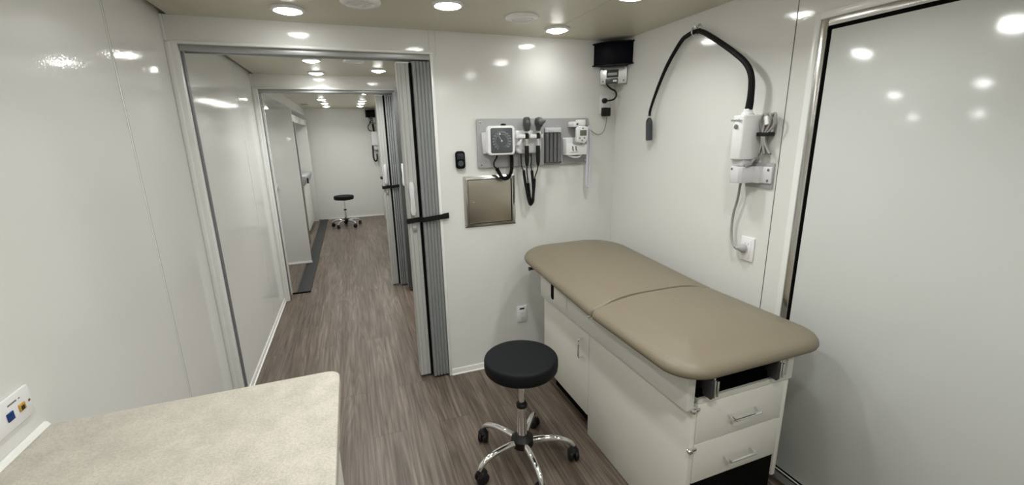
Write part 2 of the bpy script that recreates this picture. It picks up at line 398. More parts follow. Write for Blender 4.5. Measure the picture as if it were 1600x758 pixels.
for (x, y), lab in near + corr + far:
    z_ = 1.9995 if x < 0 else H
    if proto is None: proto = make_light((x, y, H), lab)
    else:
        c = copy_tree(proto); c.location = (x, y, z_); c['label'] = lab
    o_ = proto if c_ is None else c
    # the lamps close to a partition are dimmed a little, those at the camera end are brighter
    k_ = 0.12 if (x, y) == (1.905, -0.222) else 0.25 if (x, y) == (0.556, -0.24) else (1.15 if y < -2 else 0.58) * (0.68 if x < 1 else 1.35) if y < 0 else 1.15 if y < 2 else 0.62
    for ch in o_.children:
        if ch.type == 'LIGHT': ch.data = ch.data.copy(); ch.data.energy = LP * k_
    c_ = 1

def make_vent(loc, label, sl):
    t = thing('ceiling_vent', label, 'air vent', loc, 'round ceiling vents')
    MB().lathe([(0.048, -0.004), (0.058, -0.013), (0.076, -0.012), (0.084, -0.006), (0.085, -0.0005)], loc, seg=44).build('rim', M['trim'], t)
    MB().cyl((loc[0], loc[1], loc[2] - 0.003), (loc[0], loc[1], loc[2] - 0.0008), 0.05).build('backing', M['blackmatte'], t, label='dark opening behind the louvres')
    for k in range(-2, 3):
        xx = k * 0.0185; hl = math.sqrt(max(0.0, 0.049 ** 2 - xx ** 2))
        mt = Matrix.Translation(Vector(loc)) @ Matrix.Rotation(sl, 4, 'Z') @ Matrix.Translation((xx, 0, -0.008)) @ Matrix.Rotation(0.25, 4, 'Y')
        MB().box(-0.0048, 0.0048, -hl, hl, -0.001, 0.001, mtx=mt).build('louvre', M['trim'], t)
    return t
v0 = make_vent((0.86, -0.44, H), 'round white ceiling vent cut by the top edge of the photo', 0.5)
for (x, y), lab in (((1.625, -0.395), 'round white ceiling vent between two lights, near the back wall'), ((0.857, 1.10), 'round white ceiling vent in the middle corridor')):
    c = copy_tree(v0); c.location = (x, y, H); c['label'] = lab
t = thing('ceiling_register', 'small rectangular white register on the far room ceiling, left side', 'air vent', (0.16, 5.4, H))
MB().box(0.09, 0.23, 5.30, 5.50, H - 0.012, H - 0.0005, 0.003).build('frame', M['trim'], t)
MB().box(0.105, 0.195, 5.32, 5.48, H - 0.014, H - 0.010).build('grille', M['darkgrey'], t, label='dark slotted grille')

# ------------------------------------------------------------------ accordion doors
def accordion(y0, label, tag_strap_label):
    t = thing('accordion_door', label, 'folding door', (1.13, y0 + 0.055, 0))
    MB().box(0.05, 1.226, y0 + 0.012, y0 + 0.030, 1.978, 2.006, 0.002).box(0.05, 1.226, y0 + 0.080, y0 + 0.098, 1.978, 2.006, 0.002).box(0.05, 1.226, y0 + 0.03, y0 + 0.08, 1.998, 2.006).build('track', M['track'], t)
    # folded pleats: zigzag sheet in plan
    n = 5; x0, x1 = 1.126, 1.224; pitch = (x1 - x0) / n; th = 0.0035; pts = []
    for i in range(n):
        a = x0 + i * pitch
        pts += [(a + 0.0006, y0 + 0.009), (a + pitch * 0.14, y0 + 0.004), (a + pitch * 0.5, y0 - 0.002), (a + pitch * 0.86, y0 + 0.004)]
    pts.append((x1, y0 + 0.009))
    out = pts + [(x1, y0 + 0.118), (x0, y0 + 0.118)]
    MB().prism(out, 'z', 0.018, 1.968).build('pleats', M['pleat'], t, label='grey folded pleats', smooth=20)
    px0, px1 = 1.044, 1.112
    q = [(px0, y0 + 0.12), (px0, y0 + 0.05), (px0 + 0.006, y0 + 0.042), (px0 + 0.018, y0 + 0.042), (px0 + 0.020, y0 + 0.045), (px0 + 0.022, y0 + 0.042), (px0 + 0.044, y0 + 0.042), (px0 + 0.046, y0 + 0.045), (px0 + 0.048, y0 + 0.042), (px1 - 0.004, y0 + 0.042), (px1, y0 + 0.048), (px1, y0 + 0.12)]
    lp = MB().prism(q, 'z', 0.02, 1.962).build('lead_post', M['post'], t, label='light grey leading post', smooth=20)
    MB().box(px0 - 0.001, px1 + 0.001, y0 + 0.038, y0 + 0.122, 1.962, 1.969, 0.002).build('top_cap', M['white'], lp)
    MB().box(px1 + 0.001, px1 + 0.012, y0 + 0.035, y0 + 0.12, 0.02, 1.966).build('edge_seal', M['blackmatte'], t, label='black vertical edge strip')
    # pull handle and latch
    hx = px0 + 0.030
    hp = [(hx - 0.010, 1.10), (hx + 0.010, 1.10), (hx + 0.016, 1.13), (hx + 0.012, 1.20), (hx + 0.016, 1.27), (hx + 0.010, 1.30), (hx - 0.010, 1.30), (hx - 0.016, 1.27), (hx - 0.012, 1.20), (hx - 0.016, 1.13)]
    h = MB().prism(hp, 'y', y0 + 0.022, y0 + 0.042, 0.004).build('handle', M['offwhite'], lp)
    l = MB().box(hx - 0.008, hx + 0.012, y0 + 0.032, y0 + 0.042, 1.0, 1.03, 0.002).build('latch', M['alu'], lp)
    return t
accordion(0.0, 'grey pleated folding door stacked at the right side of the near opening', '')
accordion(Y2, 'grey pleated folding door stacked at the right side of the far opening', '')
def strap(y0, label, x1):
    pts = [(1.036, y0 + 0.11), (1.036, y0 + 0.036), (1.042, y0 + 0.030), (1.108, y0 + 0.028), (1.128, y0 - 0.010), (1.22, y0 - 0.014), (1.250, y0 - 0.016), (x1, y0 - 0.010), (x1 + 0.004, y0 - 0.0075)]
    out = pts + [(p[0] + 0.0, p[1] - 0.0035) for p in pts[::-1]]
    out = pts[:2] + pts[2:] + [(x1 + 0.004, y0 - 0.011), (x1, y0 - 0.0135), (1.250, y0 - 0.020), (1.22, y0 - 0.018), (1.126, y0 - 0.014), (1.105, y0 + 0.024), (1.040, y0 + 0.026), (1.032, y0 + 0.034), (1.032, y0 + 0.11)]
    t = thing('tie_strap', label, 'strap', (1.13, y0, 1.09))
    shear = Matrix(((1, 0, 0, 0), (0, 1, 0, 0), (0.10, 0, 1, -0.12), (0, 0, 0, 1)))
    MB().prism(out, 'z', 1.068, 1.098).xform(shear).build('webbing', M['rubber'], t)
    MB().box(x1 - 0.03, x1 + 0.006, y0 - 0.018, y0 - 0.0085, 1.066, 1.10, 0.002).xform(shear).build('fastener', M['rubber'], t)
strap(0.0, 'black strap tying the near folded grey door to the wall', 1.275)
strap(Y2, 'black strap tying the far folded grey door to the wall', 1.275)
# folding door of the side bay, stacked at the far end, seen end-on
t = thing('accordion_door', 'shaded grey folding door end between the two pleated stacks', 'folding door', (1.265, 1.80, 0))
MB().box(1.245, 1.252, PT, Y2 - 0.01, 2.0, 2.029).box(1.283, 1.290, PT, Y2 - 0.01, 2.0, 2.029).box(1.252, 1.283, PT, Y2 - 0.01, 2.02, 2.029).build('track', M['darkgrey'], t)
lp = MB().box(1.190, 1.296, 1.76, 1.80, 0.02, 1.972, 0.004).build('lead_post', M['shadepost'], t)
MB().prism([(1.203, 1.10), (1.228, 1.10), (1.232, 1.14), (1.228, 1.21), (1.232, 1.28), (1.228, 1.315), (1.203, 1.315), (1.199, 1.28), (1.203, 1.21), (1.199, 1.14)], 'y', 1.735, 1.76, 0.004).xform(Matrix.Translation((0.008, 0, 0))).build('handle', M['white'], lp, label='white pull handle')
pts = []
for i in range(6):
    yy = 1.805 + i * 0.024
    pts += [(1.29, yy), (1.194, yy + 0.008), (1.194, yy + 0.014)]
pts.append((1.29, 1.805 + 6 * 0.024))
MB().prism(pts + [(p[0] + 0.004, p[1] + 0.003) for p in pts[::-1]], 'z', 0.02, 1.97).build('pleats', M['pleat'], t, smooth=20)

# ------------------------------------------------------------------ wall-mounted diagnostic board and instruments
t = thing('diagnostic_board', 'long grey rounded board on the back wall carrying the diagnostic instruments', 'wall board', (1.86, 0, 1.366))
MB().prism(rr(1.858, 1.5125, 0.764, 0.292, 0.012, 5), 'y', -0.018, -0.001, 0.003).build('panel', M['board'], t)
for sx in (1.500, 2.216):
    for sz in (1.388, 1.638):
        MB().lathe([(0.006, 0), (0.006, 0.001), (0.004, 0.0025), (0, 0.003)], (sx, -0.018, sz), (0, -1, 0), 12).build('screw', M['steel'], t)
BY = -0.0185  # front of the board
# aneroid blood pressure gauge
t = thing('blood_pressure_gauge', 'square white blood pressure gauge with dark dial and black coiled tube', 'pressure gauge', (1.61, BY, 1.44))
MB().prism([(1.500, 1.575), (1.56, 1.585), (1.56, 1.455), (1.508, 1.452)], 'y', BY - 0.02, BY - 0.0005, 0.004).build('mounting_bracket', M['offwhite'], t)
hs = MB().prism(rr(1.612, 1.529, 0.172, 0.172, 0.022, 6), 'y', -0.078, BY - 0.012, 0.006, 3).build('housing', M['white'], t)
df = MB().prism(rr(1.612, 1.529, 0.138, 0.146, 0.010, 5), 'y', -0.0795, -0.0775, 0.001).build('dial_face', M['dialgrey'], t, label='dark grey dial face')
mk = MB()
XZ = Matrix.Rotation(PI / 2, 4, 'X')
for k in range(17):
    a = math.radians(-60 - 300 * k / 16 + 0) - math.radians(60)
    cxk, czk = 1.612 + 0.052 * math.cos(a), 1.527 + 0.052 * math.sin(a)
    if k < 16:
        mk.text(str(20 * k), 0.0135, Matrix.Translation((cxk, -0.0800, czk)) @ XZ)
for k in range(61):
    a = math.radians(-120 - 300 * k / 60)
    r0, r1 = 0.036, (0.042 if k % 4 else 0.044)
    mt = Matrix.Translation((1.612, -0.0799, 1.527)) @ XZ @ Matrix.Rotation(a, 4, 'Z')
    mk.box(r0, r1, -0.0004, 0.0004, -0.0002, 0.0003, mtx=mt)
mk.build('dial_markings', M['palegrey'], df)
nd = MB().box(-0.004, 0.034, -0.0007, 0.0007, 0, 0.0006, mtx=Matrix.Translation((1.612, -0.0802, 1.527)) @ XZ @ Matrix.Rotation(math.radians(122), 4, 'Z'))
nd.lathe([(0.005, 0), (0.005, 0.001), (0, 0.002)], (1.612, -0.0800, 1.527), (0, -1, 0), 16).lathe([(0.005, 0), (0.004, 0.001), (0, 0.001)], (1.600, -0.0800, 1.567), (0, -1, 0), 12)
nd.build('needle', M['white'], df)
MB().lathe([(0.016, 0), (0.017, 0.008), (0.010, 0.013), (0, 0.013)], (1.636, -0.045, 1.6145), (0, 0, 1), 20).build('top_knob', M['black'], t)
tp = [(1.688, -0.035, 1.452), (1.690, -0.036, 1.40), (1.684, -0.038, 1.345), (1.668, -0.040, 1.310), (1.642, -0.042, 1.297), (1.615, -0.042, 1.312), (1.598, -0.040, 1.345), (1.588, -0.038, 1.362)]
P = [Vector(p) for p in tp]
dense = []
for i in range(len(P) - 1):
    p0, p1_, p2_, p3 = P[max(i - 1, 0)], P[i], P[i + 1], P[min(i + 2, len(P) - 1)]
    for k in range(14):
        u = k / 14
        dense.append(0.5 * ((2 * p1_) + (p2_ - p0) * u + (2 * p0 - 5 * p1_ + 4 * p2_ - p3) * u * u + (3 * p1_ - p0 - 3 * p2_ + p3) * u ** 3))
dense.append(P[-1])
MB().tube(dense, 0.011, 12, 1, radii=[0.0125 if i % 2 else 0.0095 for i in range(len(dense))]).build('coiled_tube', M['rubber'], t, label='black ribbed coiled tube')
MB().tube([(1.588, -0.038, 1.362), (1.574, -0.038, 1.375), (1.572, -0.038, 1.40), (1.588, -0.040, 1.425), (1.594, -0.042, 1.445)], 0.0045, 8, 5).build('tube_tail', M['rubber'], t)

# transformer cradle with two instruments
t = thing('instrument_cradle', 'white wall cradle holding the two hand-held scopes on the grey board', 'instrument holder', (1.79, BY, 1.44))
MB().prism(rr(1.796, 1.516, 0.178, 0.140, [0.02, 0.02, 0.04, 0.04], 6), 'y', -0.052, BY - 0.0005, 0.010, 3).build('body', M['white'], t)
sh = [(1.708, -0.045), (1.708, -0.075), (1.716, -0.090), (1.750, -0.098)]
for xs in (1.773, 1.848):
    sh += [(xs - 0.0155, -0.100)] + [(xs - 0.0155 * math.cos(PI * k / 8), -0.082 + 0.0155 * math.sin(PI * k / 8)) for k in range(9)] + [(xs + 0.0155, -0.100)]
sh += [(1.868, -0.098), (1.880, -0.090), (1.886, -0.075), (1.886, -0.045)]
MB().prism(sh, 'z', 1.540, 1.562, 0.002).prism([(1.712, 1.50), (1.74, 1.545), (1.75, 1.545), (1.73, 1.50)], 'y', -0.085, -0.045, 0.002).build('shelf', M['white'], t)
def scope(x, kind, label, cord):
    t = thing(kind, label, 'medical scope', (x, -0.080, 1.50))
    hb = MB()
    if kind == 'ophthalmoscope':
        hb.prism([(x - 0.014, 1.580), (x + 0.014, 1.580), (x + 0.022, 1.615), (x + 0.020, 1.650), (x + 0.012, 1.664), (x - 0.012, 1.664), (x - 0.020, 1.650), (x - 0.022, 1.615)], 'y', -0.098, -0.066, 0.005, 2)
        head = hb.build('head', M['darkgrey'], t)
        MB().lathe([(0.010, 0), (0.010, 0.002), (0.0, 0.003)], (x, -0.0985, 1.636), (0, -1, 0), 16).build('aperture', M['midgrey'], head)
        MB().lathe([(0.013, 0), (0.013, 0.006), (0.010, 0.007)], (x + 0.018, -0.082, 1.622), (1, 0, 0), 16).build('lens_wheel', M['midgrey'], head)
    else:
        hb.lathe([(0.013, 0), (0.017, 0.02), (0.026, 0.035), (0.030, 0.055), (0.026, 0.072), (0.012, 0.08), (0, 0.081)], (x, -0.082, 1.582), (0.10, -0.1, 1), 22)
        head = hb.build('head', M['darkgrey'], t)
        MB().lathe([(0.020, 0), (0.018, 0.012), (0.008, 0.034), (0.005, 0.036)], (x + 0.006, -0.108, 1.634), (0.6, -1, 0.2), 20).build('ear_cone', M['midgrey'], head)
        MB().lathe([(0.008, 0), (0.008, 0.004), (0, 0.005)], (x + 0.028, -0.088, 1.628), (1, -0.3, 0), 14).build('lens_ring', M['steel'], head)
    MB().lathe([(0.012, 0), (0.0125, 0.006), (0.011, 0.03), (0.012, 0.034)], (x, -0.082, 1.535), (0, 0, 1), 20).build('collar', M['black'], t)
    MB().lathe([(0.0095, 0), (0.0095, 0.048)], (x, -0.082, 1.492), (0, 0, 1), 18).build('chrome_band', M['chrome'], t, label='chrome band below the head')
    MB().lathe([(0.007, 0), (0.010, 0.01), (0.0135, 0.03), (0.0135, 0.115), (0.012, 0.122)], (x, -0.080, 1.372), (0, 0, 1), 20).build('handle', M['black'], t)
    MB().lathe([(0.008, 0), (0.008, 0.045)], (x, -0.082, 1.567), (0, 0, 1), 14).build('neck', M['steel'], t)
    thin, coil, tail = cord
    MB().tube(thin, 0.0038, 8, 6).build('cord', M['black'], t)
    Pc = [Vector(p) for p in coil]; dn = []
    for i in range(len(Pc) - 1):
        p0, a, b, p3 = Pc[max(i - 1, 0)], Pc[i], Pc[i + 1], Pc[min(i + 2, len(Pc) - 1)]
        for k in range(14):
            u = k / 14
            dn.append(0.5 * ((2 * a) + (b - p0) * u + (2 * p0 - 5 * a + 4 * b - p3) * u * u + (3 * a - p0 - 3 * b + p3) * u ** 3))
    dn.append(Pc[-1])
    MB().tube(dn, 0.01, 10, 1, radii=[0.0105 if i % 2 else 0.0078 for i in range(len(dn))]).build('coiled_cord', M['rubber'], t)
    MB().tube(tail, 0.0038, 8, 6).build('cord_end', M['black'], t)
scope(1.773, 'ophthalmoscope', 'left hand-held scope with flat oval head in the white cradle',
      ([(1.773, -0.080, 1.373), (1.776, -0.07, 1.34), (1.786, -0.055, 1.30), (1.790, -0.050, 1.262)],
       [(1.790, -0.050, 1.262), (1.796, -0.050, 1.22), (1.802, -0.050, 1.17), (1.810, -0.050, 1.135), (1.822, -0.052, 1.142), (1.826, -0.05, 1.19), (1.826, -0.05, 1.25), (1.818, -0.05, 1.34)],
       [(1.818, -0.05, 1.34), (1.812, -0.05, 1.37), (1.815, -0.048, 1.40), (1.817, -0.045, 1.446)]))
scope(1.848, 'otoscope', 'right hand-held scope with cone tip in the white cradle',
      ([(1.848, -0.080, 1.373), (1.846, -0.07, 1.34), (1.838, -0.062, 1.31), (1.828, -0.070, 1.290)],
       [(1.828, -0.070, 1.290), (1.822, -0.072, 1.23), (1.812, -0.074, 1.16), (1.798, -0.074, 1.128), (1.784, -0.072, 1.16), (1.772, -0.068, 1.23), (1.764, -0.062, 1.29), (1.760, -0.056, 1.345)],
       [(1.760, -0.056, 1.345), (1.750, -0.052, 1.362), (1.747, -0.050, 1.40), (1.748, -0.045, 1.446)]))
# speculum dispenser
t = thing('speculum_dispenser', 'dark grey ribbed speculum dispenser with pale top on the grey board', 'dispenser', (1.975, BY, 1.38))
MB().box(1.918, 2.030, -0.040, BY - 0.0005, 1.570, 1.600, 0.004).build('top_cover', M['offwhite'], t)
MB().box(1.918, 2.030, -0.028, BY - 0.0005, 1.384, 1.570, 0.002).build('body', M['darkgrey'], t)
for k in range(4):
    cx_ = 1.932 + k * 0.028
    MB().lathe([(0.0125, 0), (0.0125, 0.178)], (cx_, -0.033, 1.388), (0, 0, 1), 16).build('tube', M['dispenser'], t)
MB().box(1.916, 2.032, -0.044, BY - 0.0005, 1.380, 1.388, 0.002).build('bottom_lip', M['darkgrey'], t)
# thermometer in its wall basket
t = thing('thermometer_holder', 'white open wall basket under the digital thermometer on the grey board', 'thermometer holder', (2.115, BY, 1.42))
MB().prism([(2.046, 1.535), (2.175, 1.54), (2.175, 1.44), (2.046, 1.43)], 'y', -0.034, BY - 0.0005, 0.004).build('back_plate', M['white'], t)
bk = MB().prism([(2.052, 1.505), (2.082, 1.500), (2.11, 1.488), (2.19, 1.492), (2.19, 1.436), (2.050, 1.434)], 'y', -0.080, -0.072, 0.002)
bk.box(2.046, 2.054, -0.080, -0.03, 1.434, 1.53, 0.002).box(2.186, 2.194, -0.080, -0.03, 1.436, 1.495, 0.002).box(2.046, 2.194, -0.080, -0.03, 1.428, 1.436, 0.002)
bk.build('basket', M['white'], t)
lg = MB()
for sx in (2.085, 2.108):
    lg.prism([(sx, 1.482), (sx + 0.010, 1.482), (sx + 0.012, 1.462), (sx + 0.016, 1.452), (sx + 0.007, 1.452), (sx + 0.003, 1.462)], 'y', -0.0808, -0.0799)
lg.box(2.078, 2.130, -0.0808, -0.0799, 1.443, 1.446)
lg.build('printed_mark', M['midgrey'], t, label='small dark printed mark')
MB().tube([(2.07, -0.055, 1.428), (2.10, -0.06, 1.415), (2.14, -0.062, 1.412), (2.17, -0.055, 1.428)], 0.006, 8, 5).build('lower_loop', M['white'], t)
class MBT(MB):
    def build(s, *a, **k): s.bm.transform(Matrix.Translation((-0.026, 0, 0.006))); return MB.build(s, *a, **k)
t = thing('digital_thermometer', 'white digital thermometer with small screen and pale probe cord, right end of the board', 'thermometer', (2.165, BY, 1.50))
tb = MBT().prism([(2.130, 1.502), (2.188, 1.492), (2.205, 1.512), (2.212, 1.590), (2.195, 1.598), (2.140, 1.600), (2.128, 1.585)], 'y', -0.112, -0.085, 0.007, 3).build('body', M['white'], t)
MBT().box(2.110, 2.160, -0.100, BY - 0.0005, 1.595, 1.628, 0.005).box(2.165, 2.205, -0.085, BY - 0.0005, 1.60, 1.640, 0.004).build('probe_well', M['white'], t)
MBT().box(2.150, 2.197, -0.1135, -0.111, 1.541, 1.575, 0.001).build('screen', M['lcd'], tb, label='grey green LCD screen')
for bx, bz in ((2.149, 1.526), (2.183, 1.527), (2.166, 1.511), (2.170, 1.586)):
    MBT().lathe([(0.005, 0), (0.005, 0.0015), (0, 0.002)], (bx, -0.112, bz), (0, -1, 0), 14).build('button', M['midgrey'], tb)
MBT().lathe([(0.006, 0), (0.006, 0.006), (0, 0.007)], (2.135, -0.1, 1.612), (0, -1, 0), 14).build('probe_tip', M['darkgrey'], t)
pc = [(2.206, -0.075, 1.605), (2.218, -0.072, 1.56), (2.222, -0.070, 1.45), (2.222, -0.070, 1.33), (2.222, -0.070, 1.235)]
MB().tube(pc + [(2.214, -0.070, 1.212), (2.205, -0.070, 1.235), (2.203, -0.070, 1.33), (2.205, -0.070, 1.45), (2.200, -0.072, 1.56), (2.198, -0.078, 1.60)], 0.0075, 10, 6).build('probe_cord', M['lilac'], t, label='pale lilac probe cord hanging in a loop')
MB().tube([(2.185, -0.05, 1.625), (2.225, -0.035, 1.600), (2.275, -0.02, 1.565), (2.325, -0.012, 1.552), (2.360, -0.012, 1.575), (2.372, -0.016, 1.62), (2.370, -0.028, 1.664)], 0.0032, 8, 8).build('power_cord', M['greycord'], t)
MB().box(2.336, 2.392, -0.040, -0.0095, 1.668, 1.722, 0.004).build('power_adapter', M['black'], t, label='square black plug-in adapter')

# access panel
t = thing('access_panel', 'square stainless steel access hatch set in the back wall', 'access panel', (1.55, 0, 1.003))
rw = []
for w_, h_, yy in ((0.338, 0.320, -0.001), (0.338, 0.320, -0.004), (0.330, 0.312, -0.006), (0.292, 0.283, -0.016), (0.288, 0.279, -0.016), (0.288, 0.279, -0.003)):
    rw.append([(1.55 + a * w_ / 2, yy, 1.160 + b * h_ / 2) for a, b in ((-1, -1), (1, -1), (1, 1), (-1, 1))])
MB().rings(rw, cap=False).build('frame', M['steel'], t)
ad = MB().box(1.411, 1.689, -0.0085, -0.0045, 1.025, 1.295, 0.001).build('door', M['bronze'], t)
MB().box(1.406, 1.694, -0.0044, -0.001, 1.0205, 1.2995).build('recess', M['label'], t, label='dark gap round the hatch door')
MB().lathe([(0.007, 0), (0.007, 0.003), (0.004, 0.006), (0, 0.006)], (1.442, -0.0085, 1.158), (0, -1, 0), 16).build('latch', M['chrome'], ad)

# black hand-held control clipped on the wall
t = thing('wall_remote', 'small black rounded remote on the wall left of the grey board', 'remote control', (1.368, 0, 1.372))
MB().prism(rr(1.368, 1.421, 0.058, 0.104, 0.018, 6), 'y', -0.024, -0.001, 0.006, 3).build('body', M['blacknavy'], t)
MB().prism(rr(1.368, 1.442, 0.040, 0.034, 0.005, 4), 'y', -0.0255, -0.0235, 0.0008).build('screen', M['label'], t)
MB().lathe([(0.017, 0), (0.017, 0.001), (0.013, 0.002), (0.012, 0.001), (0, 0.001)], (1.368, -0.0238, 1.400), (0, -1, 0), 24).build('round_button', M['darkgrey'], t)

# ------------------------------------------------------------------ outlets
def duplex_y(x, z, label, indicator=False, blank=False):
    t = thing('wall_outlet', label, 'electrical outlet', (x, 0, z - 0.06))
    MB().box(x - 0.035, x + 0.035, -0.008, -0.001, z - 0.059, z + 0.059, 0.003).build('cover_plate', M['white'], t)
    f = MB().box(x - 0.019, x + 0.019, -0.0105, -0.0078, z - 0.045, z + (0.030 if indicator else 0.045), 0.0015).build('receptacle', M['white'], t)
    s = MB()
    for dz in ((-0.028, 0.004) if indicator else (-0.022, 0.022)):
        s.box(x - 0.008, x - 0.006, -0.0108, -0.0104, z + dz - 0.001, z + dz + 0.008).box(x + 0.006, x + 0.008, -0.0108, -0.0104, z + dz, z + dz + 0.007).lathe([(0.0025, 0), (0.0025, 0.0004)], (x, -0.0104, z + dz - 0.007), (0, -1, 0), 10)
    s.build('slots', M['midgrey'], f)
    if indicator:
        MB().box(x - 0.017, x + 0.017, -0.0100, -0.0078, z + 0.034, z + 0.045, 0.001).build('dark_window', M['label'], t, label='black strip window above the sockets')
    return t
duplex_y(1.752, 0.358, 'white duplex outlet low on the back wall, behind the near stool', True)
duplex_y(2.364, 1.742, 'white outlet high in the back corner with two black plugs')
# right wall outlet
t = thing('wall_outlet', 'white outlet on the right wall just above the exam table', 'electrical outlet', (W, -1.137, 0.96))
MB().box(W - 0.008, W - 0.001, -1.173, -1.101, 0.962, 1.076, 0.003).build('cover_plate', M['white'], t)
f = MB().box(W - 0.0105, W - 0.0078, -1.156, -1.118, 0.975, 1.063, 0.0015).build('receptacle', M['white'], t)
s = MB()
s.box(W - 0.0108, W - 0.0104, -1.146, -1.144, 1.040, 1.049).box(W - 0.0108, W - 0.0104, -1.130, -1.128, 1.041, 1.048)
s.build('slots', M['midgrey'], f)

# data plate on left wall
t = thing('data_outlet', 'white wall plate with blue and yellow data jacks above the countertop', 'data outlet', (0, -1.43, 0.962))
MB().box(0.001, 0.008, -1.487, -1.370, 0.962, 1.034, 0.003).build('cover_plate', M['white'], t)
MB().box(0.0078, 0.0105, -1.450, -1.431, 0.985, 1.004, 0.0012).build('jack', M['blue'], t, label='blue data jack')
y_ = MB().box(0.0078, 0.0105, -1.414, -1.395, 0.987, 1.004, 0.0012).build('jack', M['yellow'], t, label='yellow data jack')
MB().box(0.0104, 0.0108, -1.410, -1.400, 0.989, 0.999).build('socket_hole', M['label'], y_)
MB().box(0.0078, 0.0083, -1.440, -1.413, 1.016, 1.0195).box(0.0078, 0.0083, -1.407, -1.402, 1.0165, 1.019).build('printed_legend', M['midgrey'], t)
MB().lathe([(0.003, 0), (0.003, 0.001), (0, 0.0015)], (0.008, -1.380, 0.998), (1, 0, 0), 12).build('screw', M['brass'], t)

# ------------------------------------------------------------------ corner unit (black housing on a steel plate), reused in the far room
def corner_unit(cx, cy, ztop, label, plugged):
    """cx, cy: the room corner; the unit fills it diagonally"""
    t = thing('corner_unit', label, 'corner device', (cx - 0.07, cy - 0.07, ztop - 0.27))
    L_ = 0.186
    def fl(inset, bul, n=10):
        a = (cx - L_ + inset, cy - 0.002); b = (cx - 0.002, cy - L_ + inset)
        pts = [(cx - 0.002, cy - 0.002), a]
        mid = Vector(((a[0] + b[0]) / 2, (a[1] + b[1]) / 2)); nn = Vector((-1, -1)).normalized()
        for i in range(1, n):
            u = i / n; p = Vector(a) * (1 - u) + Vector(b) * u + nn * bul * math.sin(PI * u)
            pts.append((p.x, p.y))
        pts.append(b); return pts
    MB().prism(fl(0.0, 0.042), 'z', ztop - 0.008, ztop).build('top_flange', M['blacknavy'], t)
    MB().prism(fl(0.0, 0.042), 'z', ztop - 0.135, ztop - 0.128).build('bottom_flange', M['blacknavy'], t)
    MB().prism(fl(0.010, 0.032, 3), 'z', ztop - 0.128, ztop - 0.008, 0.002).build('housing', M['blacknavy'], t)
    # plate across the corner at 45 degrees
    c45 = Matrix.Translation((cx - 0.066, cy - 0.066, ztop - 0.190)) @ Matrix.Rotation(-PI / 4, 4, 'Z')
    pl = MB().box(-0.085, 0.085, -0.003, 0.003, -0.052, 0.054, 0.001, mtx=c45).build('mounting_plate', M['alu'], t)
    for sx in (-0.066, 0.066):
        for sz in (-0.035, 0.038):
            q = c45 @ Vector((sx, -0.003, sz))
            MB().lathe([(0.005, 0), (0.005, 0.001), (0, 0.002)], q, (-1, -1, 0), 12).build('screw', M['midgrey'], pl)
    lb = MB().box(-0.044, 0.032, -0.0042, -0.0028, -0.014, 0.034, mtx=c45).build('rating_label', M['label'], pl, label='black rating label')
    MB().box(-0.036, 0.024, -0.0048, -0.0041, 0.000, 0.015, mtx=c45).build('pale_band', M['board'], lb)
    MB().box(-0.046, 0.030, -0.020, -0.003, -0.052, -0.020, 0.002, mtx=c45).build('connector', M['darkgrey'], pl)
    MB().box(0.002, 0.026, -0.0212, -0.0195, -0.042, -0.030, mtx=c45).build('sticker', M['white'], pl)
    if plugged:
        q = c45 @ Vector((-0.040, -0.012, -0.052))
        MB().tube([q, (2.352, -0.055, 1.855), (2.372, -0.06, 1.838), (2.405, -0.062, 1.822), (2.415, -0.06, 1.795), (2.400, -0.055, 1.772), (2.372, -0.045, 1.765), (2.358, -0.03, 1.766)], 0.0055, 10, 7).build('power_cord', M['black'], t)
        MB().lathe([(0.017, 0), (0.017, 0.012), (0.013, 0.024), (0.007, 0.028)], (2.356, -0.0095, 1.766), (0, -1, 0), 20).build('power_plug', M['black'], t)
    else:
        q = c45 @ Vector((-0.040, -0.012, -0.052))
        MB().tube([q, q + Vector((-0.02, -0.01, -0.03)), q + Vector((-0.05, -0.0, -0.08)), q + Vector((-0.03, 0.0, -0.14)), q + Vector((0.02, 0.0, -0.16))], 0.008, 8, 7).build('power_cord', M['black'], t)
    return t
corner_unit(W, 0.0, 2.108, 'black corner-mounted unit on steel plate under the ceiling, near room', True)
corner_unit(1.30, 6.645, 2.10, 'distant black corner-mounted unit high on the far wall', False)

# ------------------------------------------------------------------ gooseneck exam light on right wall
t = thing('exam_light', 'white wall exam light with black gooseneck arching over the right wall', 'examination light', (W, -1.14, 1.31))
bo = MB()
pl_ = [(2.449, -1.062), (2.372, -1.062), (2.350, -1.074), (2.343, -1.096), (2.350, -1.128), (2.372, -1.142), (2.449, -1.142)]
bo.prism(pl_, 'z', 1.432, 1.622, 0.006, 3)
body = bo.build('body', M['white'], t)
MB().lathe([(0.026, 0), (0.026, 0.006), (0.019, 0.014), (0.018, 0.026)], (2.392, -1.108, 1.622), (0, 0, 1), 24).build('neck_collar', M['white'], t)
